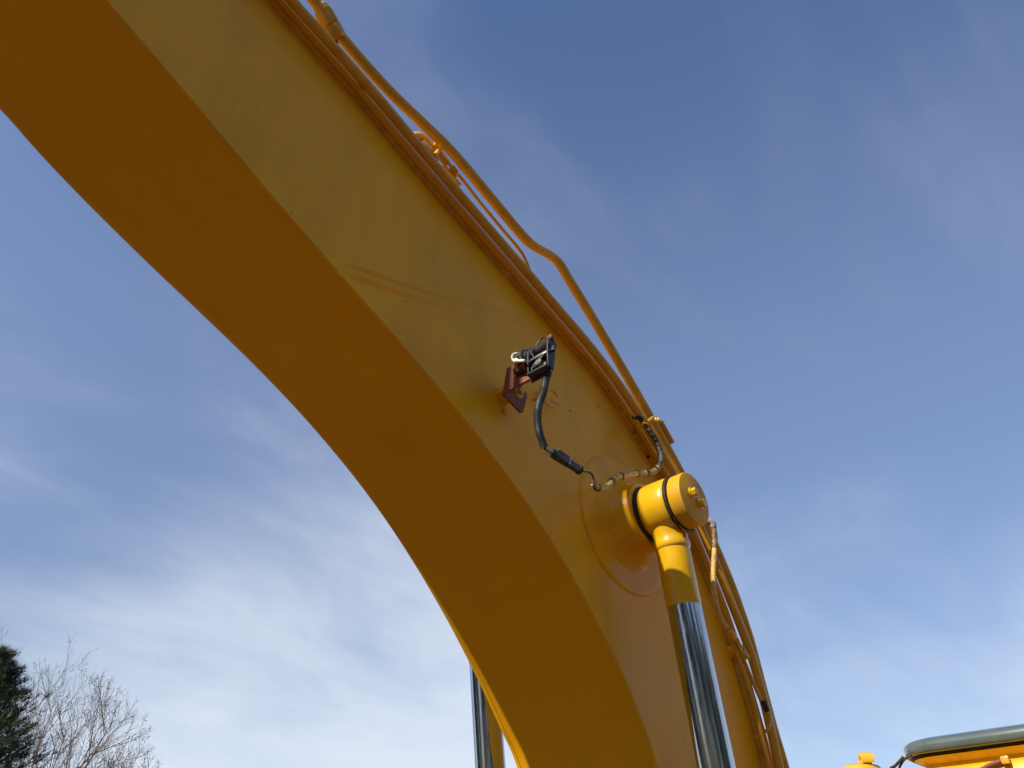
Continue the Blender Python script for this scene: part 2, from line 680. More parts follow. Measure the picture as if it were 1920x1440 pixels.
def weld(P, y, r, rnd, lo=None, hi=None, mat_=M_WELD):
    Q = []
    for i, p in enumerate(P):
        if lo is not None and p.x < lo or hi is not None and p.x > hi:
            continue
        Q.append(Vector((p.x, y, p.z)))
    Q = resample(Q, 420)
    rr = [r * (1 + .10 * mnoise.noise(Vector((i * .6, r * 99, 0))) + .05 * rnd.uniform(-1, 1)) for i in range(len(Q))]
    bm = bmesh.new()
    tube_bm(bm, Q, lambda i: rr[i], 7)
    return link('weld_bead', bm, mat_, None, smooth=True)


rnd = random.Random(5)
S(weld(offset(cT, -.009), PL - .002, .0135, rnd, -1.5, 2.7))
S(weld(offset(cLN, .003), PL + .013, .0045, rnd, -1.5, 2.2, M_UNDER))
S(weld(offset(cLN, .0005), PL + .0015, .0022, rnd, -1.5, 2.2, M_PAINT))

# butt weld across the side plate, ground almost flush, fading out at its upper end
SEAM = [(0.702, 3.519), (0.816, 3.556), (0.996, 3.620), (1.205, 3.701), (1.451, 3.797)]
sp = resample(cr([(x, PL, z) for x, z in SEAM], 8), 40)
bm = bmesh.new()
rows = []
for i, p in enumerate(sp):
    f = 1 - i / (len(sp) - 1)
    hgt = .0130 * (.10 + .90 * f ** 1.1) * smooth01(i / 5)
    wv = Vector((-.36, 0, .93))
    row = []
    for q, hh in ((-.030, -.0004), (-.018, .75), (-.006, 1), (.002, .30), (.006, .22), (.012, .85), (.022, .6), (.032, -.0004)):
        row.append(bm.verts.new(p + wv * q * (.75 + .25 * f) + AY * (hgt * hh if hh > 0 else hh)))
    rows.append(row)
for a, b in zip(rows[:-1], rows[1:]):
    for k in range(len(a) - 1):
        bm.faces.new((a[k], a[k + 1], b[k + 1], b[k]))
S(link('weld_seam', bm, M_PAINT, None, smooth=True))

# small rust pits / drilled holes
for x, z, r in ((1.627, 3.554, .0030), (1.784, 3.652, .0034), (0.930, 3.548, .002)):
    S(lathe('bolt_hole', (x, PL - .0006, z), AY, [(0, r * 1.1), (.0008, r), (.0008, 0)], M_RUBBER, None, 10))
rnd = random.Random(11)
bm = bmesh.new()
for k in range(34):                      # chips of rust along the lower seam
    i = rnd.randrange(40, 140)
    p = offset([cLN[i - 1], cLN[i], cLN[i + 1]], rnd.uniform(.002, .02) * rnd.random())[1]
    s = rnd.uniform(.0008, .0020) * rnd.uniform(.5, 1.2)
    q = Vector((p.x, PL - .0007, p.z))
    n = rnd.randint(5, 7)
    el = rnd.uniform(1, 2.2)
    bm.faces.new([bm.verts.new(q + Vector((math.cos(a) * s * el * rnd.uniform(.7, 1.2), 0, math.sin(a) * s * rnd.uniform(.7, 1.2) - math.cos(a) * s * el * .4)))
                  for a in [2 * math.pi * j / n for j in range(n)]])
o = S(link('rust_chips', bm, mat('dark_rust', RUST, .8, var=.3, nscale=90), None))
o['kind'] = 'stuff'

# pin bosses with their flared welded bases, both sides
for side, y0 in ((1, PL), (-1, PF)):
    ax = Vector((0, -side, 0))
    o = Vector((PIN.x, y0, PIN.z))
    S(lathe('boss_pad', o, ax, [(-.001, .231), (.0015, .2305), (.0040, .2275), (.0055, .222), (.0058, .205), (.006, .10)], M_PAD, None, 96))
    S(lathe('pin_boss', o, ax, [(.004, .164), (.0075, .156), (.014, .144), (.026, .129), (.044, .117), (.064, .109), (.082, .105), (.090, .103), (.093, .099), (.093, .04)],
            M_PAD, None, 96, ref=(0, 0, 1)))


# ------------------------------------------------------------------ boom cylinders
def boom_cylinder(yc, side, lab):
    """side = +1: cap faces the photographer"""
    ax = Vector((0, -side, 0))
    dr = Vector((math.sin(R(8.03)), 0, -math.cos(R(8.03))))
    c = Vector((PIN.x, yc, PIN.z))
    foot = c + dr * 1.92
    # cylinder body with gland
    body = E(lathe('boom_cylinder', c + dr * 1.02, dr, [(0, .052), (0, .088), (.02, .094), (.10, .094), (.105, .082), (.83, .082), (.86, .07), (.90, .06), (.90, 0)], M_PAINT, None, 48))
    label(body, lab)
    # rod eye: barrel round the pin
    r = .0862
    lathe_p = [(-.048, .045), (-.048, r - .006), (-.043, r - .001), (-.036, r + .001), (.030, r + .001), (.042, r - .001), (.047, r - .005), (.047, .045)]
    S(lathe('rod_eye', c, ax, lathe_p, M_GLOSS, None, 96), body)
    # neck flaring out of the barrel, then the weld collar and the painted shank
    S(lathe('rod_shank', c, dr, [(.060, .0565), (.080, .0535), (.092, .0515), (.104, .0525), (.112, .0545), (.122, .0550), (.128, .0535), (.131, .0507), (.140, .0505), (.297, .0505), (.2985, .0495)], M_GLOSS, None, 64), body)
    S(lathe('chrome_rod', c, dr, [(.290, .0470), (.2975, .0488), (.30, .0492), (1.05, .0492)], M_CHROME, None, 96), body)
    # pin cap and shims
    S(lathe('shim_ring', c, ax, [(.049, .05), (.049, .088), (.0515, .0885), (.0535, .086), (.055, .0885), (.058, .0885), (.059, .05)], M_RUBBER, None, 72), body)
    S(lathe('shim_ring', c, -ax, [(.049, .05), (.049, .0885), (.052, .0895), (.0545, .086), (.057, .0900), (.0605, .0895), (.062, .05)], M_RUBBER, None, 72), body)
    S(lathe('pin_cap', c, ax, [(.060, .05), (.060, .0795), (.063, .0825), (.100, .0828), (.1045, .0815), (.1057, .0785), (.1057, 0)], M_CAP, None, 96), body)
    # loose edge of a shim hanging under the cap
    bm = bmesh.new()
    vs = []
    for k in range(13):
        a = R(232 + k * 6.5)
        w = math.sin(math.pi * k / 12) * .016
        e = Vector((math.cos(a), 0, math.sin(a)))
        vs.append((c + ax * .057 + e * .084, c + ax * (.060 + w * .25) + e * (.086 + w)))
    A = [bm.verts.new(p) for p, q in vs]
    Bq = [bm.verts.new(q) for p, q in vs]
    for k in range(12):
        bm.faces.new((A[k], A[k + 1], Bq[k + 1], Bq[k]))
    bmesh.ops.solidify(bm, geom=bm.faces[:], thickness=.0015)
    S(link('shim_tab', bm, M_TUBE, None), body)
    for dx, dz in ((-.0165, .011), (.026, -.011)):
        b = c + ax * .1057 + Vector((dx, 0, dz))
        S(hexbolt('cap_bolt', b, ax, .0125, .014, M_GLOSS, None, washer=.0165, rot=.3 if dx < 0 else .9), body)
    return body


boom_cylinder(YR, 1, 'near boom cylinder with yellow rod eye, bolted pin cap and chromed rod')
boom_cylinder(YRF, -1, 'far boom cylinder, its chromed rod partly hidden behind the boom')

# ------------------------------------------------------------------ steel tubes along the top
T1P = [(-1.936, 4.707), (-1.223, 4.687), (-0.509, 4.565), (0.051, 4.381), (0.377, 4.264),(0.498, 4.231),(0.681, 4.175),(0.829, 4.121),(1.030, 4.049),(1.148, 4.010),(1.256, 3.974),(1.391, 3.930),(1.494, 3.893),(1.645, 3.843),
       (1.773, 3.790),(1.864, 3.742),(1.967, 3.673),(2.033, 3.619),(2.104, 3.551),(2.201, 3.459),(2.279, 3.368),(2.347, 3.263),(2.413, 3.149),(2.481, 3.024),(2.517, 2.929),(2.544, 2.805),(2.555, 2.710),(2.565, 2.632),(2.598, 2.405),(2.649, 2.099),(2.751, 1.793)]
T2P = [(-1.957, 4.838), (-1.236, 4.818), (-0.515, 4.704), (0.103, 4.499), (0.440, 4.366),(0.490, 4.339),(0.533, 4.316),(0.718, 4.262),(0.905, 4.242),(0.985, 4.233),(1.063, 4.212),(1.243, 4.149),(1.344, 4.115),
       (1.406, 4.109),(1.499, 4.132),(1.550, 4.126),(1.602, 4.084),(1.702, 4.010),(1.855, 3.885),(1.990, 3.768),(2.077, 3.688),(2.189, 3.582),(2.287, 3.471),(2.372, 3.353),
       (2.452, 3.228),(2.499, 3.128),(2.534, 3.030),(2.563, 2.881),(2.591, 2.747),(2.620, 2.640),(2.668, 2.407),(2.720, 2.099),(2.802, 1.789)]
T1Y, T2Y = 1.185, 1.195
t1 = E(tube('hydraulic_tube', [(x, T1Y, z) for x, z in T1P], .0150, M_TUBE, None, 16, 6))
label(t1, 'lower yellow steel tube lying just above the top flange')
t2 = E(tube('hydraulic_tube', [(x, T2Y, z) for x, z in T2P], .0172, M_TUBE, None, 16, 6))
label(t2, 'upper thicker yellow steel tube that kinks away from the boom')
# thin line that drops from the fittings to the flange
t3 = E(tube('hydraulic_tube', [(0.959, 1.238, 4.255), (1.085, 1.238, 4.217), (1.173, 1.238, 4.178), (1.281, 1.238, 4.137), (1.382, 1.238, 4.101), (1.415, 1.238, 4.069), (1.432, 1.238, 4.038), (1.444, 1.238, 3.986), (1.455, 1.238, 3.955)],
            .0058, M_TUBE, None, 10, 6))
label(t3, 'thin yellow line between the two tubes, bent down to the flange')
# tube added to fill the gap beside the flange with a shaded surface
o = E(tube('hydraulic_tube', [(x - .002, 1.222, z + .020) for x, z in TOP], .0125, M_TUBE, None, 12, 4))
label(o, 'yellow tube added to fill the gap between the flange edge and the lower tube')


def pipe_frame(P, y, x):
    pts = cr([(a, y, b) for a, b in P], 6)
    i = min(range(1, len(pts) - 1), key=lambda k: abs(pts[k].x - x))
    t = (pts[i + 1] - pts[i - 1]).normalized()
    return pts[i], t, Vector((-t.z, 0, t.x)) if t.x > 0 else Vector((t.z, 0, -t.x))


# union nut on the upper tube at the top of the picture
p, t, n = pipe_frame(T2P, T2Y, .498)
hexbolt_o = hexbolt('tube_nut', p - t * .030, t, .030, .050, M_TUBE, None, rot=.2)
S(hexbolt_o, t2)
S(lathe('tube_collar', p, t, [(.022, .018), (.022, .0265), (.030, .0270), (.052, .0255), (.060, .019)], M_TUBE, None, 24), t2)
S(lathe('tube_collar', p, t, [(-.052, .018), (-.046, .0235), (-.031, .0245), (-.031, .018)], M_TUBE, None, 24), t2)


def clamp(x, P, y, part, dn=.0, ln=.05, h=.06, w=.05):
    p, t, n = pipe_frame(P, y, x)
    S(box('tube_clamp', p + n * dn, (ln, w, h), M_TUBE, None, ax=(t, (0, 1, 0), n), bevel=.003), part)
    return p, t, n


p, t, n = pipe_frame(T1P, T1Y, .64)
S(box('tube_clamp', p + n * .020 + Vector((0, .030, 0)), (.026, .030, .020), M_TUBE, None, ax=(t, (0, 1, 0), n), bevel=.003), t1)
# clamp plate and saddle where the two tubes run together
p, t, n = pipe_frame(T2P, T2Y, 2.101)
S(box('clamp_plate', p + n * .0225 + t * .010, (.092, .055, .010), M_TUBE, None, ax=(t, (0, 1, 0), n), bevel=.002), t2)
S(box('clamp_saddle', p + n * -.008 + t * .006 + AY * -.030, (.034, .03, .04), M_TUBE, None, ax=(t, (0, 1, 0), n), bevel=.004), t2)
# fittings cluster half hidden behind the tubes
FY = 1.245
cl = E(box('fitting_block', (0.951, FY + .01, 4.216), (.080, .045, .045), M_GLOSS, None, ax=((.94, 0, -.33), (0, 1, 0), (.33, 0, .94)), bevel=.005))
label(cl, 'yellow fittings glinting in the sun between the tubes')
S(tube('elbow_fitting', [(0.868, FY + .01, 4.196), (0.891, FY + .005, 4.239), (0.917, FY, 4.258), (0.961, FY, 4.254)], .0155, M_GLOSS, None, 14, 6), cl)
S(hexbolt('tube_nut', (0.959, FY - .003, 4.252), (.94, 0, -.20), .0225, .032, M_GLOSS, None, rot=.4), cl)
S(lathe('tube_collar', (0.992, FY - .003, 4.244), (.94, 0, -.25), [(0, 0), (0, .0155), (.042, .0135), (.045, 0)], M_TUBE, None, 20), cl)
S(hexbolt('tube_nut', (1.041, FY - .006, 4.218), (.94, 0, -.40), .0175, .028, M_GLOSS, None, rot=.1), cl)
S(hexbolt('clamp_bolt', (1.069, FY + .01, 4.230), (.3, 0, .95), .011, .013, M_GLOSS, None), cl)
S(box('glint_facet', (.968, FY - .010, 4.222), (.012, .030, .034), M_GLOSS, None, ax=((-.84, -.50, .22), (-.5, .86, .05), (-.21, -.07, -.97)), bevel=.003), cl)  # small box added and tilted so its face glints in the sun
S(box('glint_facet', (1.062, FY - .010, 4.204), (.010, .022, .030), M_GLOSS, None, ax=((-.84, -.50, .22), (-.5, .86, .05), (-.21, -.07, -.97)), bevel=.003), cl)  # second box added at the same tilt for another glint
S(box('mounting_tab', (1.049, FY, 4.185), (.085, .028, .010), M_TUBE, None, ax=((.93, 0, -.37), (0, 1, 0), (.37, 0, .93)), bevel=.002), cl)

# ------------------------------------------------------------------ angle sensor on its bracket
sx, sz, y0 = 1.262, 3.400, 1.189
U, Wv, Fv = Vector((0, -1, 0)), Vector((.16, 0, .987)).normalized(), Vector((-.987, 0, .16)).normalized()
O = Vector((sx, y0, sz))


def L3(u, w, f):
    return O + U * u + Wv * w + Fv * f


AX = (U, Wv, Fv)
def L3c(u, w, f):
    return L3(u + .018, w * .70 - .016, f * .85)


# black cage: a back plate, two cheeks and a base rail
sen = E(box('angle_sensor', L3c(.128, .052, .0065), (.072, .086, .005), M_BLACK, None, ax=AX, bevel=.0012))
label(sen, 'black angle sensor on a red oxide bracket, tied with a white cable tie')
# bracket: one leg stands out from the boom, the other lies parallel to it
bm = bmesh.new()
box_bm(bm, L3(.083, .049, 0), AX, (.168, .098, .008), .0015)
S(link('bracket_plate', bm, M_RUST, None, smooth=True, autosmooth=40), sen)
# bolted leg with its hole
poly = [(1.258, 3.398), (1.333, 3.372), (1.340, 3.378), (1.358, 3.444), (1.352, 3.452), (1.286, 3.496)]
hc = Vector((1.3190, 0, 3.4325))
bm = bmesh.new()


def ring_plate(bm, poly, hc, hr, y, yt, seg=24):
    outer = resample([Vector((a, 0, b)) for a, b in poly] + [Vector((poly[0][0], 0, poly[0][1]))], 49)[:-1]
    for p in [Vector((a, 0, b)) for a, b in poly]:
        j = min(range(48), key=lambda k: (outer[k] - p).length)
        outer[j] = p
    inner = []
    for p in outer:
        d = (p - hc).normalized()
        inner.append(hc + d * hr)
    lay = []
    for yy in (y, yt):
        lay.append(([bm.verts.new((p.x, yy, p.z)) for p in outer], [bm.verts.new((p.x, yy, p.z)) for p in inner]))
    n = len(outer)
    for i in range(n):
        k = (i + 1) % n
        bm.faces.new((lay[0][0][i], lay[0][0][k], lay[0][1][k], lay[0][1][i]))
        bm.faces.new((lay[1][0][i], lay[1][0][k], lay[1][1][k], lay[1][1][i]))
        bm.faces.new((lay[0][0][i], lay[0][0][k], lay[1][0][k], lay[1][0][i]))
        bm.faces.new((lay[0][1][i], lay[0][1][k], lay[1][1][k], lay[1][1][i]))


ring_plate(bm, poly, hc, .0155, y0 - .004, y0 + .004)
S(link('bracket_foot', bm, M_RUST, None), sen)
# welded stud and bolt that carry the bracket
S(box('stud_block', (1.3015, PL - .021, 3.4405), (.036, .045, .032), M_PAINT, None, ax=((.93, 0, -.36), (0, 1, 0), (.36, 0, .93)), bevel=.004))
S(lathe('mounting_stud', (hc.x, PL, hc.z), AY, [(0, .022), (.006, .016), (.040, .0135), (.040, 0)], M_PAINT, None, 24))
S(lathe('washer', (hc.x, y0 - .0042, hc.z), AY, [(0, .0165), (.002, .0165), (.0025, .0155), (.0025, .0)], M_TUBE, None, 24), sen)
S(hexbolt('mounting_bolt', (hc.x + .002, y0 - .0062, hc.z + .004), AY, .0115, .012, M_TUBE, None, rot=.5), sen)
# dribble of paint under the stud
S(box('weld_spatter', (1.318, PL - .004, 3.392), (.010, .008, .024), M_PAINT, None, ax=((.9, 0, .4), (0, 1, 0), (-.4, 0, .9)), bevel=.003))
# cheeks
for u in (.093, .162):
    pl = [L3c(u, .004, .004), L3c(u, .004, .030), L3c(u, .060, .040), L3c(u, .118, .046), L3c(u, .150, .040), L3c(u, .154, .018), L3c(u, .100, .004)]
    S(prism('sensor_cheek', pl, U * .005, M_BLACK, None, bevel=.001), sen)
S(box('sensor_rail', L3c(.128, .007, .020), (.066, .006, .026), M_CONDUIT, None, ax=AX, bevel=.001), sen)
S(box('sensor_rail', L3c(.128, .092, .022), (.066, .010, .012), M_STEEL, None, ax=AX, bevel=.0015), sen)
# cylinder across the top with its wider drum end
S(lathe('sensor_drum', L3c(.050, .124, .026), U, [(0, 0), (0, .020), (.003, .024), (.026, .024), (.028, .020), (.028, .0155), (.098, .0155), (.102, .0175), (.118, .0175), (.120, .016), (.120, 0)], M_CONDUIT, None, 36), sen)
S(lathe('drum_band', L3c(.082, .124, .026), U, [(0, .0156), (0, .0172), (.007, .0172), (.007, .0156)], M_BLACK, None, 36), sen)
S(box('sensor_cover', L3c(.120, .146, .016), (.085, .010, .024), M_CONDUIT, None, ax=AX, bevel=.002), sen)
S(box('rust_tab', L3c(.163, .148, .030), (.014, .026, .012), M_RUST, None, ax=AX, bevel=.002), sen)
S(hexbolt('clamp_bolt', L3c(.128, .052, .010), Fv, .012, .014, M_STEEL, None, washer=.016, rot=.3), sen)
S(prism('sensor_lever', [L3c(.104, .030, .022), L3c(.122, .034, .024), L3c(.146, .074, .026), L3c(.140, .086, .026), L3c(.112, .060, .024)], Fv * .006, M_BLACK, None, bevel=.001), sen)
S(tube('thin_wire', [L3c(.128, .058, .026), L3c(.114, .050, .030), L3c(.108, .020, .030), L3c(.112, -.006, .014)], .0022, M_BLACK, None, 8, 8), sen)
S(lathe('rust_stub', L3c(.030, .092, .016), U, [(0, 0), (0, .010), (.004, .0115), (.040, .0115), (.040, 0)], M_RUST, None, 20), sen)
S(box('black_stub', L3c(.048, .080, .018), (.026, .014, .014), M_BLACK, None, ax=AX, bevel=.002), sen)
# white cable tie hooked round the drum, tail sticking down
zt = [L3c(.058, .152, .034), L3c(.048, .144, .050), L3c(.045, .124, .056), L3c(.049, .104, .052), L3c(.060, .092, .050)]
S(tube('cable_tie', zt, .0038, M_WHITE, None, 8, 8), sen)
S(box('cable_tie_head', L3c(.060, .094, .051), (.016, .012, .010), M_WHITE, None, ax=((U * .9 - Wv * .45), (U * .45 + Wv * .9), Fv), bevel=.002), sen)
S(tube('cable_tie', [L3c(.064, .091, .051), L3c(.080, .074, .053), L3c(.098, .060, .054)], .0046, M_WHITE, None, 8, 6), sen)
# stray black wire loop above
S(tube('thin_wire', [L3c(.042, .158, .030), L3c(.048, .170, .030), L3c(.066, .172, .028), L3c(.082, .164, .026), L3c(.092, .148, .026)], .0026, M_BLACK, None, 8, 8), sen)
S(tube('thin_wire', [L3c(.036, .152, .020), L3c(.052, .166, .022), L3c(.074, .158, .022), L3c(.086, .144, .022)], .0022, M_BLACK, None, 8, 8), sen)
S(tube('thin_wire', [L3c(.060, .120, .052), L3c(.075, .100, .056), L3c(.084, .078, .050), L3c(.100, .050, .040)], .0022, M_BLACK, None, 8, 8), sen)
S(tube('thin_wire', [L3c(.110, .140, .040), L3c(.116, .120, .046), L3c(.110, .100, .044), L3c(.120, .070, .034)], .0018, M_BLACK, None, 8, 8), sen)
S(tube('thin_wire', [L3c(.150, .158, .024), L3c(.136, .186, .024), L3c(.122, .192, .024), L3c(.108, .168, .024), L3c(.100, .148, .022)], .0024, M_BLACK, None, 8, 8), sen)
S(box('sensor_lug', L3c(.172, .092, .024), (.012, .018, .010), M_BLACK, None, ax=AX, bevel=.002), sen)

# ------------------------------------------------------------------ loose harness
CY0 = 1.020
con = [(1.2635, 1.035, 3.392), (1.261, 1.035, 3.374), (1.252, 1.038, 3.328), (1.236, 1.040, 3.279), (1.230, 1.040, 3.236), (1.239, 1.042, 3.197), (1.262, 1.046, 3.166)]
P = resample(cr(con, 12), 220)
har = E(tube('wiring_harness', P, lambda i: .0100 + .0007 * math.sin(i * 1.55), M_CONDUIT, None, 14, raw=True))
label(har, 'black corrugated conduit and taped yellow lead hanging in a loop with an inline connector')
S(lathe('cable_gland', (1.264, 1.035, 3.402), (-.10, 0, -1), [(0, 0), (0, .012), (.005, .0145), (.014, .0145), (.022, .0115), (.022, 0)], M_RUBBER, None, 20), har)
A0, A1 = Vector((1.335, 1.080, 3.198)), Vector((1.451, 1.080, 3.196))
S(tube('thin_wire', [P[-1], P[-1].lerp(A0, .5) + Vector((0, 0, -.004)), A0], .0030, M_BLACK, None, 8, 8), har)
S(tube('thin_wire', [P[-1] + Vector((.004, .004, 0)), P[-1].lerp(A0, .5) + Vector((.004, .004, .002)), A0 + Vector((0, .004, .004))], .0025, M_BLACK, None, 8, 8), har)
cx = (A1 - A0).normalized()
cn = Vector((cx.z, 0, -cx.x)) * -1
S(box('connector', A0 + cx * .037, (.062, .019, .020), M_BLACK, None, ax=(cx, (0, 1, 0), cn), bevel=.002), har)
S(box('connector', A0 + cx * .087, (.048, .017, .018), M_CONDUIT, None, ax=(cx, (0, 1, 0), cn), bevel=.002), har)
S(box('connector_latch', A0 + cx * .036 + cn * .0115 + AY * .004, (.046, .012, .007), M_BLACK, None, ax=(cx, (0, 1, 0), cn), bevel=.001), har)
S(box('connector_latch', A0 + cx * .076 - cn * .011 + AY * .006, (.042, .012, .007), M_BLACK, None, ax=(cx, (0, 1, 0), cn), bevel=.001), har)
S(box('connector_seal', A0 + cx * .0615, (.003, .0202, .0215), M_STEEL, None, ax=(cx, (0, 1, 0), cn)), har)
S(lathe('connector_cap', A0 - cx * .008, cx, [(0, 0), (0, .011), (.012, .0125), (.012, 0)], M_BLACK, None, 18), har)
S(lathe('connector_cap', A1 - cx * .012, cx, [(0, 0), (0, .012), (.004, .0135), (.010, .0135), (.012, .008), (.012, 0)], M_BLACK, None, 18), har)
S(tube('thin_wire', [A1, (1.478, 1.080, 3.205), (1.504, 1.082, 3.210), (1.517, 1.085, 3.198), (1.520, 1.088, 3.182), (1.540, 1.095, 3.178)], .0032, M_TAPEB, None, 8, 8), har)
S(tube('thin_wire', [A1 + Vector((0, .003, .004)), (1.478, 1.083, 3.209), (1.508, 1.085, 3.216), (1.523, 1.088, 3.200), (1.527, 1.090, 3.190)], .0022, mat('copper_lead', (.45, .24, .09), .5), None, 8, 8), har)
TP = [(1.530, 1.094, 3.196), (1.542, 1.098, 3.193), (1.564, 1.105, 3.199), (1.588, 1.112, 3.209), (1.630, 1.122, 3.235), (1.672, 1.132, 3.272), (1.709, 1.142, 3.307), (1.770, 1.150, 3.343), (1.816, 1.150, 3.368), (1.864, 1.150, 3.391),
      (1.912, 1.150, 3.413), (1.958, 1.150, 3.443), (1.991, 1.150, 3.482), (2.007, 1.150, 3.521), (2.003, 1.150, 3.555), (1.985, 1.150, 3.580), (1.960, 1.152, 3.600), (1.948, 1.152, 3.618)]
TT = resample(cr(TP, 10), 260)
# yellow oversprayed run, then bare black tape up to the clip
k0 = 182
rng = random.Random(4)
rad = [.0098 + .0009 * mnoise.noise(Vector((i * .13, 0, 0))) + .0006 * math.sin(i * .9) for i in range(260)]
S(tube('taped_lead', TT[:k0], lambda i: rad[i], M_TAPE, None, 12, raw=True), har)
S(tube('taped_lead', TT[k0 - 1:], lambda i: rad[min(259, i + k0 - 1)] + .0006, M_TAPEB, None, 12, raw=True), har)
for a, b in ((8, 12), (58, 66), (96, 99), (134, 139), (158, 163)):
    S(tube('tape_band', TT[a:b], .0118, M_BLACK if a != 134 else M_TAPEB, None, 12, raw=True), har)
for a in (151, 176, 186):
    S(tube('tape_band', TT[a:a + 5], .0122, M_TAPE, None, 12, raw=True), har)
# clip that holds the lead to the tubes
cp = Vector((1.950, 1.156, 3.628))
S(lathe('hose_clip', cp + Vector((-.012, 0, -.018)), (.45, .25, .85), [(0, .010), (0, .0145), (.013, .0145), (.013, .010)], M_GLOSS, None, 20), har)
S(hexbolt('clamp_bolt', cp + Vector((.030, -.02, .018)), (.3, -.9, .2), .009, .010, M_GLOSS, None, washer=.012), har)
S(box('clip_tab', cp + Vector((.030, .015, .030)), (.014, .05, .050), M_TUBE, None, ax=((.7, 0, -.7), (0, 1, 0), (.7, 0, .7)), bevel=.003), har)
S(tube('taped_lead', [cp + Vector((-.014, -.006, -.010)), cp + Vector((.0, .02, .03)), cp + Vector((.005, .05, .055))], .009, M_RUBBER, None, 10, 6), har)

# wire clip welded to the plate
WC = PL - .024
S(tube('wire_clip', [(1.456, WC + .020, 3.530), (1.466, WC, 3.534), (1.486, WC - .002, 3.548), (1.509, WC - .002, 3.555), (1.534, WC, 3.548)], .0030, M_TUBE, None, 8, 6))
S(tube('wire_clip', [(1.446, WC + .022, 3.500), (1.458, WC, 3.495), (1.484, WC - .002, 3.490), (1.512, WC - .002, 3.496), (1.536, WC, 3.516), (1.548, WC + .002, 3.528)], .0030, M_TUBE, None, 8, 6))
S(tube('wire_clip', [(1.456, WC + .020, 3.530), (1.452, WC + .004, 3.515), (1.446, WC + .022, 3.500)], .0034, M_TUBE, None, 8, 5))
S(box('clip_tab', (1.516, WC, 3.520), (.034, .004, .009), M_TUBE, None, ax=((.95, 0, .1), (0, 1, 0), (-.1, 0, .95)), bevel=.001))

# ------------------------------------------------------------------ lower hose and grease lines
HY = 1.125
HP = [(2.21, HY + .08, 3.345), (2.224, HY + .03, 3.357), (2.250, HY, 3.354), (2.258, HY, 3.325), (2.253, HY, 3.284), (2.233, HY, 3.229), (2.208, HY, 3.164), (2.190, HY, 3.090), (2.193, HY, 3.036), (2.215, HY, 2.999), (2.248, HY + .002, 2.980)]
HH = resample(cr(HP, 10), 150)
hose = E(tube('grease_hose', HH[24:], .0092, M_TAPE, None, 12, raw=True))
label(hose, 'short yellowed hose leaving the pin, clamped to the boom side lower down')
S(tube('hose_end', HH[:34], .0118, mat('grey_sleeve', (.46, .41, .38), .55, var=.2, nscale=60, dirt=(.08, .05, .03), dirt_amt=.6, dirt_scale=30), None, 12, raw=True), hose)
S(tube('tape_band', HH[33:60], .0104, mat('brown_worn_tape', (.11, .06, .03), .6, var=.3, nscale=60, bump=.3, bscale=160, dirt=(.5, .29, .06), dirt_amt=.8, dirt_scale=40), None, 12, raw=True), hose)
d1 = (HH[-1] - HH[-8]).normalized()
S(hexbolt('hose_nut', HH[-1] - d1 * .006, d1, .0145, .014, M_TUBE, None, rot=.2), hose)
S(lathe('hose_ferrule', HH[-1] + d1 * .008, d1, [(0, 0), (0, .0125), (.020, .0135), (.022, .010), (.026, .0095), (.026, 0)], M_TUBE, None, 20), hose)
FP = HH[-1] + d1 * .03
S(tube('elbow_fitting', [FP, (2.300, HY + .006, 2.966), (2.326, HY + .012, 2.949), (2.348, HY + .015, 2.918)], .0095, M_TUBE, None, 12, 6), hose)
S(lathe('clamp_post', (2.450, PL, 2.985), AY, [(0, .0185), (.006, .0155), (.036, .0150), (.038, .0125), (.038, .0)], M_PAINT, None, 24))
S(lathe('clamp_ring', (2.350, HY + .015, 2.930), (.45, -.2, -.85), [(0, .010), (0, .0155), (.018, .0155), (.018, .010)], M_TUBE, None, 20), hose)
S(lathe('clamp_eye', (2.338, HY + .022, 2.938), (-.15, -.95, .2), [(0, .004), (0, .0175), (.018, .0165), (.020, .0145), (.020, .008), (.012, .007)], M_TUBE, None, 24), hose)
S(lathe('grease_nipple', (2.452, PL, 2.968), AY, [(0, .008), (.008, .0075), (.010, .004), (.016, .0045), (.016, 0)], M_PAINT, None, 14))
g1 = [(2.348, HY + .015, 2.918), (2.368, HY + .015, 2.886), (2.389, HY + .015, 2.850), (2.430, HY + .015, 2.793), (2.456, HY + .015, 2.768), (2.456, HY + .015, 2.741), (2.440, HY + .02, 2.718), (2.43, HY + .06, 2.70)]
S(tube('grease_line', g1, .0058, M_TUBE, None, 10, 8), hose)
g2 = [(2.300, HY + .02, 2.972), (2.330, HY + .02, 2.905), (2.362, HY + .02, 2.828), (2.384, HY + .02, 2.765), (2.391, HY + .02, 2.692), (2.407, HY + .02, 2.605), (2.45, HY + .03, 2.40), (2.5, HY + .03, 2.1)]
S(tube('grease_line', g2, .0058, M_TUBE, None, 10, 8), hose)
S(box('line_clip', (2.432, HY + .008, 2.786), (.012, .016, .034), M_RUBBER, None, ax=((.85, 0, .5), (0, 1, 0), (.5, 0, -.85)), bevel=.002), hose)

# ------------------------------------------------------------------ cab
CX = 3.75


def rounded(x0, x1, y0, y1, r, n=8):
    pts = []
    for cx_, cy_, a0 in ((x1 - r, y1 - r, 0), (x0 + r, y1 - r, 90), (x0 + r, y0 + r, 180), (x1 - r, y0 + r, 270)):
        for k in range(n + 1):
            a = R(a0 + 90 * k / n)
            pts.append((cx_ + r * math.cos(a), cy_ + r * math.sin(a)))
    return pts


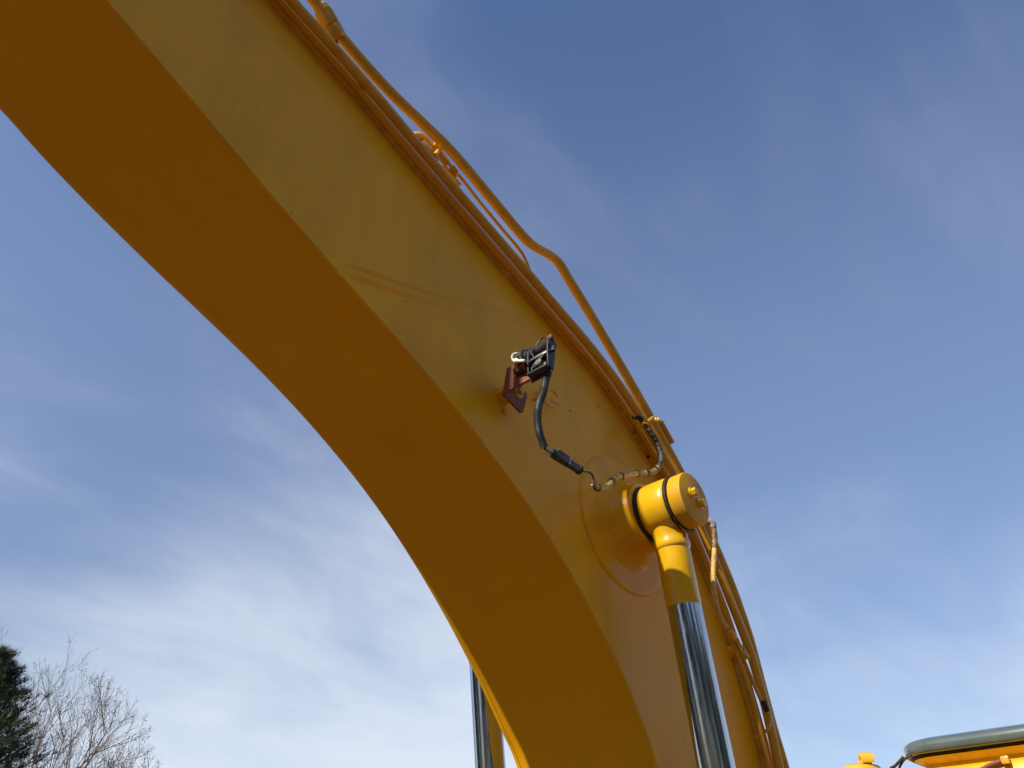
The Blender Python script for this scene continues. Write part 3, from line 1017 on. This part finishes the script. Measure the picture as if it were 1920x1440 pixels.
def stack(name, layers, material, parent, auto=40):
    """layers: (z, inset, x0, x1, y0, y1, r) rounded rectangles lofted upward, crowned"""
    bm = bmesh.new()
    rings = []
    for z, ins, x0, x1, ya, yb, r in layers:
        rings.append([bm.verts.new((x, y, z)) for x, y in rounded(x0 + ins, x1 - ins, ya + ins, yb - ins, max(.01, r - ins))])
    for a, b in zip(rings[:-1], rings[1:]):
        for k in range(len(a)):
            k2 = (k + 1) % len(a)
            bm.faces.new((a[k], a[k2], b[k2], b[k]))
    bm.faces.new(rings[0][::-1])
    bm.faces.new(rings[-1])
    return link(name, bm, material, parent, smooth=True, autosmooth=auto)


YA, YB = -.02, 1.182
cab = E(stack('cab', [(1.15, 0, CX + .02, CX + 1.6, YA + .01, YB - .02, .08), (2.62, .02, CX + .02, CX + 1.6, YA + .01, YB - .02, .08)], M_PAINT, None))
label(cab, 'sunlit yellow operator cab, only the front edge of its roof in view')
S(stack('cab_roof', [(2.700, .010, CX, CX + 1.62, YA, YB, .10), (2.715, 0, CX - .01, CX + 1.63, YA, YB, .10), (2.766, .004, CX - .01, CX + 1.63, YA, YB, .10), (2.775, .012, CX - .01, CX + 1.63, YA, YB, .12),
                     (2.783, .050, CX - .01, CX + 1.63, YA, YB, .13), (2.800, .055, CX - .01, CX + 1.63, YA, YB, .14), (2.823, .020, CX - .01, CX + 1.63, YA, YB, .12), (2.827, .04, CX - .01, CX + 1.63, YA, YB, .12)], M_GLOSS, None), cab)
S(stack('roof_seal', [(2.8275, .012, CX - .01, CX + 1.63, YA, YB + .004, .12), (2.8345, .012, CX - .01, CX + 1.63, YA, YB + .004, .12)], M_RUBBER, None), cab)
S(stack('roof_hatch', [(2.8350, .004, CX - .03, CX + 1.2, YA, YB + .008, .14), (2.843, -.002, CX - .03, CX + 1.2, YA, YB + .008, .14), (2.874, -.001, CX - .03, CX + 1.2, YA, YB + .008, .14), (2.881, .006, CX - .03, CX + 1.2, YA, YB + .008, .14),
                       (2.889, .020, CX - .03, CX + 1.2, YA, YB + .008, .14), (2.900, .06, CX - .03, CX + 1.2, YA, YB + .008, .16), (2.912, .20, CX - .03, CX + 1.2, YA, YB + .008, .3), (2.918, .4, CX - .03, CX + 1.2, YA, YB + .008, .4)], M_HATCH, None, 60), cab)
S(box('windscreen', (CX + .012, (YA + YB) / 2 - .02, 2.15), (.02, .98, 1.06), M_GLASS, None, bevel=.004), cab)
S(box('windscreen_frame', (CX + .004, .44, 2.694), (.03, .86, .012), M_RUBBER, None, bevel=.003), cab)
S(box('side_window', (CX + .8, YA + .004, 2.15), (1.1, .02, .9), M_GLASS, None, bevel=.004), cab)
S(tube('wiper_arm', [(CX - .012, .95, 2.742), (CX - .02, .90, 2.746), (CX - .02, .84, 2.764), (CX - .02, .80, 2.772)], .008, M_RUST, None, 8, 4), cab)
S(box('wiper_bracket', (CX - .02, .79, 2.772), (.02, .03, .028), M_TUBE, None, bevel=.004), cab)
S(tube('thin_wire', [(CX - .02, 1.165, 2.830), (CX - .02, 1.19, 2.812), (CX - .01, 1.215, 2.800), (CX, 1.235, 2.797)], .006, M_RUBBER, None, 8, 5), cab)
S(tube('thin_wire', [(CX - .02, 1.130, 2.832), (CX - .02, 1.160, 2.822), (CX - .01, 1.185, 2.806), (CX, 1.20, 2.795)], .005, M_RUBBER, None, 8, 5), cab)

# ------------------------------------------------------------------ upper body and tracks (below the frame)
body = E(box('upper_body', (4.65, 1.45, 1.42), (3.1, 2.55, .75), M_PAINT, None, bevel=.06))
S(box('engine_hood', (5.5, 1.80, 2.05), (1.5, 1.9, .52), M_PAINT, None, bevel=.08), body)
S(box('counterweight', (6.35, 1.45, 1.6), (.55, 2.6, 1.05), M_PAINT, None, bevel=.15), body)
for yb in (PL - .10, PF + .04):
    S(prism('foot_bracket', [(2.35, yb, 1.15), (3.2, yb, 1.05), (3.25, yb, 1.75), (2.8, yb, 1.95), (2.45, yb, 1.85), (2.2, yb, 1.5)], (0, .05, 0), M_PAINT, None, bevel=.008), body)
S(lathe('foot_pin', (2.45, PL - .14, 1.72), (0, 1, 0), [(0, 0), (0, .06), (.78, .06), (.78, 0)], M_STEEL, None, 24), body)
for yc in (YR, YRF):
    S(box('cylinder_lug', (2.16, yc, 1.33), (.16, .10, .26), M_PAINT, None, bevel=.03), body)
S(box('deck', (2.75, 1.48, 1.12), (1.35, 1.2, .14), M_DARK, None, bevel=.02), body)
for yt in (.35, 2.55):
    bm = bmesh.new()
    tr = rounded(2.2, 6.3, .0, .92, .44, 8)
    A = [bm.verts.new((x, yt - .3, z + .02)) for x, z in tr]
    Bv = [bm.verts.new((x, yt + .3, z + .02)) for x, z in tr]
    bm.faces.new(A)
    bm.faces.new(Bv[::-1])
    for k in range(len(A)):
        k2 = (k + 1) % len(A)
        bm.faces.new((A[k], A[k2], Bv[k2], Bv[k]))
    S(link('track', bm, M_DARK, None), body)
S(lathe('slew_ring', (4.4, 1.45, .75), (0, 0, 1), [(0, 0), (0, .65), (.32, .65), (.32, 0)], M_DARK, None, 40), body)
# rounded housing with a lifting eye, beyond the boom foot
hd = E(lathe('hood_dome', (4.4, 1.60, 2.3), (0, 0, 1), [(0, .06), (.52, .06), (.52, .115), (.600, .112), (.628, .095), (.642, .06), (.646, 0)], M_GLOSS, None, 40))
label(hd, 'small rounded yellow housing with an upright lifting eye')
bm = bmesh.new()
ey = []
for k in range(25):
    a = R(-20 + 220 * k / 24)
    ey.append((math.cos(a), math.sin(a)))
rings = []
ex = Vector((.55, -.83, 0)).normalized()
eyC = Vector((4.36, 1.545, 2.948))
ev = Vector((ex.y, -ex.x, 0))
for (ro, dy) in ((.040, -.030), (.040, .030), (.024, .030), (.024, -.030)):
    rings.append([bm.verts.new(eyC + ev * (c * ro) + Vector((0, 0, s * ro)) + ex * dy) for c, s in ey])
for i in range(4):
    a, b = rings[i], rings[(i + 1) % 4]
    for k in range(24):
        bm.faces.new((a[k], a[k + 1], b[k + 1], b[k]))
S(link('lifting_eye', bm, M_GLOSS, None, smooth=True, autosmooth=40), hd)


# ------------------------------------------------------------------ trees
def bark(name, col):
    return mat(name, col, .9, var=.25, nscale=3, bump=.4, bscale=20)


M_BARK_P = bark('pine_bark', (.12, .075, .05))
M_BARK_B = bark('bare_bark', (.17, .135, .115))
M_TWIG = mat('bare_twig', (.15, .12, .105), .85, var=.2, nscale=2)
M_DRYLEAF = mat('dry_leaf', (.10, .072, .052), .8, var=.3, nscale=2)


def needle_mat():
    m = bpy.data.materials.new('pine_needles')
    m.use_nodes = True
    t = m.node_tree
    b = t.nodes['Principled BSDF']
    b.inputs['Roughness'].default_value = .5
    g = N(t, 'ShaderNodeTexCoord')
    nz = N(t, 'ShaderNodeTexNoise')
    nz.inputs['Scale'].default_value = 1.1
    nz.inputs['Detail'].default_value = 4
    t.links.new(g.outputs['Object'], nz.inputs['Vector'])
    rp = N(t, 'ShaderNodeValToRGB')
    rp.color_ramp.elements[0].position = .35
    rp.color_ramp.elements[1].position = .65
    rp.color_ramp.elements[0].color = (.020, .038, .016, 1)
    rp.color_ramp.elements[1].color = (.060, .090, .026, 1)
    t.links.new(nz.outputs[0], rp.inputs[0])
    t.links.new(rp.outputs[0], b.inputs['Base Color'])
    b.inputs['Transmission Weight'].default_value = 0
    return m


M_NEEDLE = needle_mat()


def pine(x, y, h, rmax, seed, lab, group=None, tufts=3600, npt=30, low=2.5, nlen=.24):
    rd = random.Random(seed)
    root = thing('pine_tree', lab, 'tree', (x, y, 0), group)
    bt = bmesh.new()
    bc = bmesh.new()
    tr = [Vector((math.sin(z * .5) * .08, math.cos(z * .4) * .08 - .08, z)) for z in [h * k / 14 for k in range(15)]]
    tube_bm(bt, tr, lambda i: .16 * (1 - i / 14.5) ** .8 * (h / 10) + .012, 9)
    verts, faces = [], []

    def tuft(c, d, s):
        d = d.normalized()
        for k in range(npt):
            v = (d * rd.uniform(.2, 1.1) + Vector((rd.gauss(0, .55), rd.gauss(0, .55), rd.gauss(0, .5)))).normalized()
            L = nlen * s * rd.uniform(.7, 1.15)
            w = v.cross(Vector((rd.gauss(0, 1), rd.gauss(0, 1), rd.gauss(0, 1)))).normalized() * .0085 * s
            b0 = c + d * rd.uniform(-.12, .12) * s
            i = len(verts)
            verts.extend((b0 - w, b0 + w, b0 + v * L + Vector((0, 0, .02))))
            faces.append((i, i + 1, i + 2))
    nb = int(tufts / 16)
    for k in range(nb):
        f = (k + .5) / nb
        z = low + (h - low - .25) * f ** .9
        taper = (1 - (z - low) / (h - low)) ** .85
        ln = rmax * taper * rd.uniform(.55, 1.12) + .25
        a = k * 2.39996 + rd.uniform(-.4, .4)
        d = Vector((math.cos(a), math.sin(a), rd.uniform(.05, .5)))
        p0 = tr[min(14, int(z / h * 14))].copy()
        p0.z = z
        pts = [p0 + d * ln * q + Vector((0, 0, .28 * ln * q * q)) + Vector((rd.gauss(0, .05), rd.gauss(0, .05), rd.gauss(0, .04))) * q for q in (0, .3, .6, 1)]
        P = cr(pts, 4)
        tube_bm(bt, P, lambda i: .045 * (1 - i / 13) * (ln / 2) + .006, 5)
        for j in range(16):
            q = .35 + .65 * math.sqrt(rd.random())
            b = P[min(12, int(q * 12))]
            sp_ = .30 * ln * (1.15 - q * .6) * .62
            off = Vector((rd.gauss(0, sp_), rd.gauss(0, sp_), rd.gauss(0, sp_ * .45)))
            c = b + off
            dd = (d + off * 1.2 + Vector((0, 0, .7))).normalized()
            tuft(c, dd, rd.uniform(.75, 1.2))
            if j % 2 == 0:
                tube_bm(bt, [b, b.lerp(c, .6) - Vector((0, 0, .02)), c], .006, 3, caps=False)
    link('trunk', bt, M_BARK_P, root, smooth=True)
    me = bpy.data.meshes.new('crown')
    me.from_pydata([tuple(v) for v in verts], [], faces)
    me.materials.append(M_NEEDLE)
    o = bpy.data.objects.new('crown', me)
    COL.objects.link(o)
    o.parent = root
    o['kind'] = 'stuff'
    return root


def bare_tree(x, y, h, seed, lab, group, lean=0.0, spread=1.0, stems=5, leafy=.25):
    rd = random.Random(seed)
    root = thing('bare_tree', lab, 'tree', (x, y, 0), group)
    bt, bc, bl = bmesh.new(), bmesh.new(), []
    lv, lf = [], []
    side = Vector((rx.x, rx.y, 0)).normalized()

    def leaf(p):
        for k in range(rd.randint(1, 3)):
            c = p + Vector((rd.gauss(0, .05), rd.gauss(0, .05), rd.gauss(0, .05)))
            a = Vector((rd.gauss(0, 1), rd.gauss(0, 1), rd.gauss(0, 1))).normalized() * .045
            b = a.orthogonal().normalized() * .03
            i = len(lv)
            lv.extend((c - a, c + b, c + a, c - b))
            lf.append((i, i + 1, i + 2, i + 3))

    def grow(p, d, ln, r, lvl):
        n = 6 if lvl < 2 else 4
        pts = [p]
        dd = d.copy()
        for i in range(n):
            dd = (dd + Vector((rd.gauss(0, .07), rd.gauss(0, .07), .06 + .02 * lvl))).normalized()
            pts.append(pts[-1] + dd * ln / n)
        r1 = r * (.10, .10, .25, .5, .55)[lvl]
        tube_bm(bt if lvl <= 1 else bc, pts, lambda i: r + (r1 - r) * i / n, 6 if lvl < 2 else 3, caps=False)
        if lvl >= 4:
            if rd.random() < leafy:
                leaf(pts[-1 - rd.randint(0, 2)])
            return
        nk = (0, 7, 7, 6)[lvl] if lvl else 0
        for k in range(nk):
            q = .22 + .76 * (k + rd.random() * .8) / nk
            i = min(n - 1, int(q * n))
            b = pts[i].lerp(pts[i + 1], q * n - i)
            t = (pts[i + 1] - pts[i]).normalized()
            u = t.orthogonal().normalized()
            u = Matrix.Rotation(k * 2.4 + rd.uniform(-.7, .7), 3, t) @ u
            ang = R(rd.uniform(24, 46))
            nd = (t * math.cos(ang) + u * math.sin(ang)).normalized()
            grow(b, nd, ln * rd.uniform(.36, .58) * (1.15 - .45 * q), max(.006, r * .42 * (1.1 - .5 * q)), lvl + 1)

    base = Vector((0, 0, 0))
    fork = h * .34
    tr = [Vector((side.x * lean * z * .2, side.y * lean * z * .2, z)) for z in [fork * k / 5 for k in range(6)]]
    tube_bm(bt, tr, lambda i: .20 * (1 - i / 9), 10, caps=False)
    for s in range(stems):
        a = s * 2.4 + rd.uniform(-.3, .3)
        sp_ = rd.uniform(.10, .42) * spread
        d = Vector((math.cos(a) * sp_, math.sin(a) * sp_, 1)) + side * lean * rd.uniform(.1, .5)
        ln = (h - fork) * rd.uniform(.80, 1.0)
        grow(tr[-1 - (s % 2)], d.normalized(), ln, .085, 1)
    link('trunk', bt, M_BARK_B, root, smooth=True)
    o = link('crown', bc, M_TWIG, root, smooth=True)
    o['kind'] = 'stuff'
    me = bpy.data.meshes.new('dry_leaves')
    me.from_pydata([tuple(v) for v in lv], [], lf)
    me.materials.append(M_DRYLEAF)
    o = bpy.data.objects.new('dry_leaves', me)
    COL.objects.link(o)
    o.parent = root
    o['kind'] = 'stuff'
    return root


pine(7.30, 29.3, 9.95, 3.35, 3, 'dark green pine at the left edge, in front of the leafless trees')
bare_tree(12.0, 36.4, 10.9, 8, 'tallest leafless tree beside the pine, twigs with a few dry leaves', 'leafless trees beyond the yard', lean=.25, spread=1.0, stems=7)
bare_tree(15.5, 37.6, 8.6, 21, 'lower leafless tree furthest from the pine', 'leafless trees beyond the yard', lean=.3, spread=1.0, stems=6, leafy=.35)


def wood():
    """pines added behind the photographer to darken the chrome reflections; not seen directly"""
    rd = random.Random(31)
    verts, faces = [], []
    for k in range(46):
        az = R(112 + 196 * (k + rd.uniform(-.3, .3)) / 46)
        d = rd.uniform(21, 31)
        if abs(math.degrees(az) - 171) < 4.5:
            continue
        h = d * rd.uniform(.40, .60)
        c = Vector((math.cos(az) * d, math.sin(az) * d, 0))
        def tri(p, sc):
            a = Vector((rd.gauss(0, 1), rd.gauss(0, 1), rd.gauss(0, 1))).normalized()
            b = a.orthogonal().normalized()
            i = len(verts)
            verts.extend((p - a * sc, p + b * sc * .6, p + a * sc, p - b * sc * .6))
            faces.append((i, i + 1, i + 2, i + 3))
        for q in range(5):
            a = q * 1.2566
            i = len(verts)
            e = Vector((math.cos(a), math.sin(a), 0))
            f = Vector((math.cos(a + 1.2566), math.sin(a + 1.2566), 0))
            verts.extend((c + e * .2, c + f * .2, c + f * .05 + Vector((0, 0, h * .9)), c + e * .05 + Vector((0, 0, h * .9))))
            faces.append((i, i + 1, i + 2, i + 3))
        for q in range(520):
            z = h * (.10 + .90 * rd.random() ** .8)
            r = h * .24 * (1.05 - z / h) ** .7 * math.sqrt(rd.random()) + .1
            a = rd.uniform(0, 2 * math.pi)
            tri(c + Vector((math.cos(a) * r, math.sin(a) * r, z)), rd.uniform(.25, .6))
    me = bpy.data.meshes.new('added_pine_wood')
    me.from_pydata([tuple(v) for v in verts], [], faces)
    me.materials.append(M_NEEDLE)
    o = bpy.data.objects.new('added_pine_wood', me)  # unseen, put in as something dark for the rods to reflect
    COL.objects.link(o)
    o['kind'] = 'stuff'
    o['label'] = 'unseen pine wood added behind the camera to darken the chrome reflections'


wood()
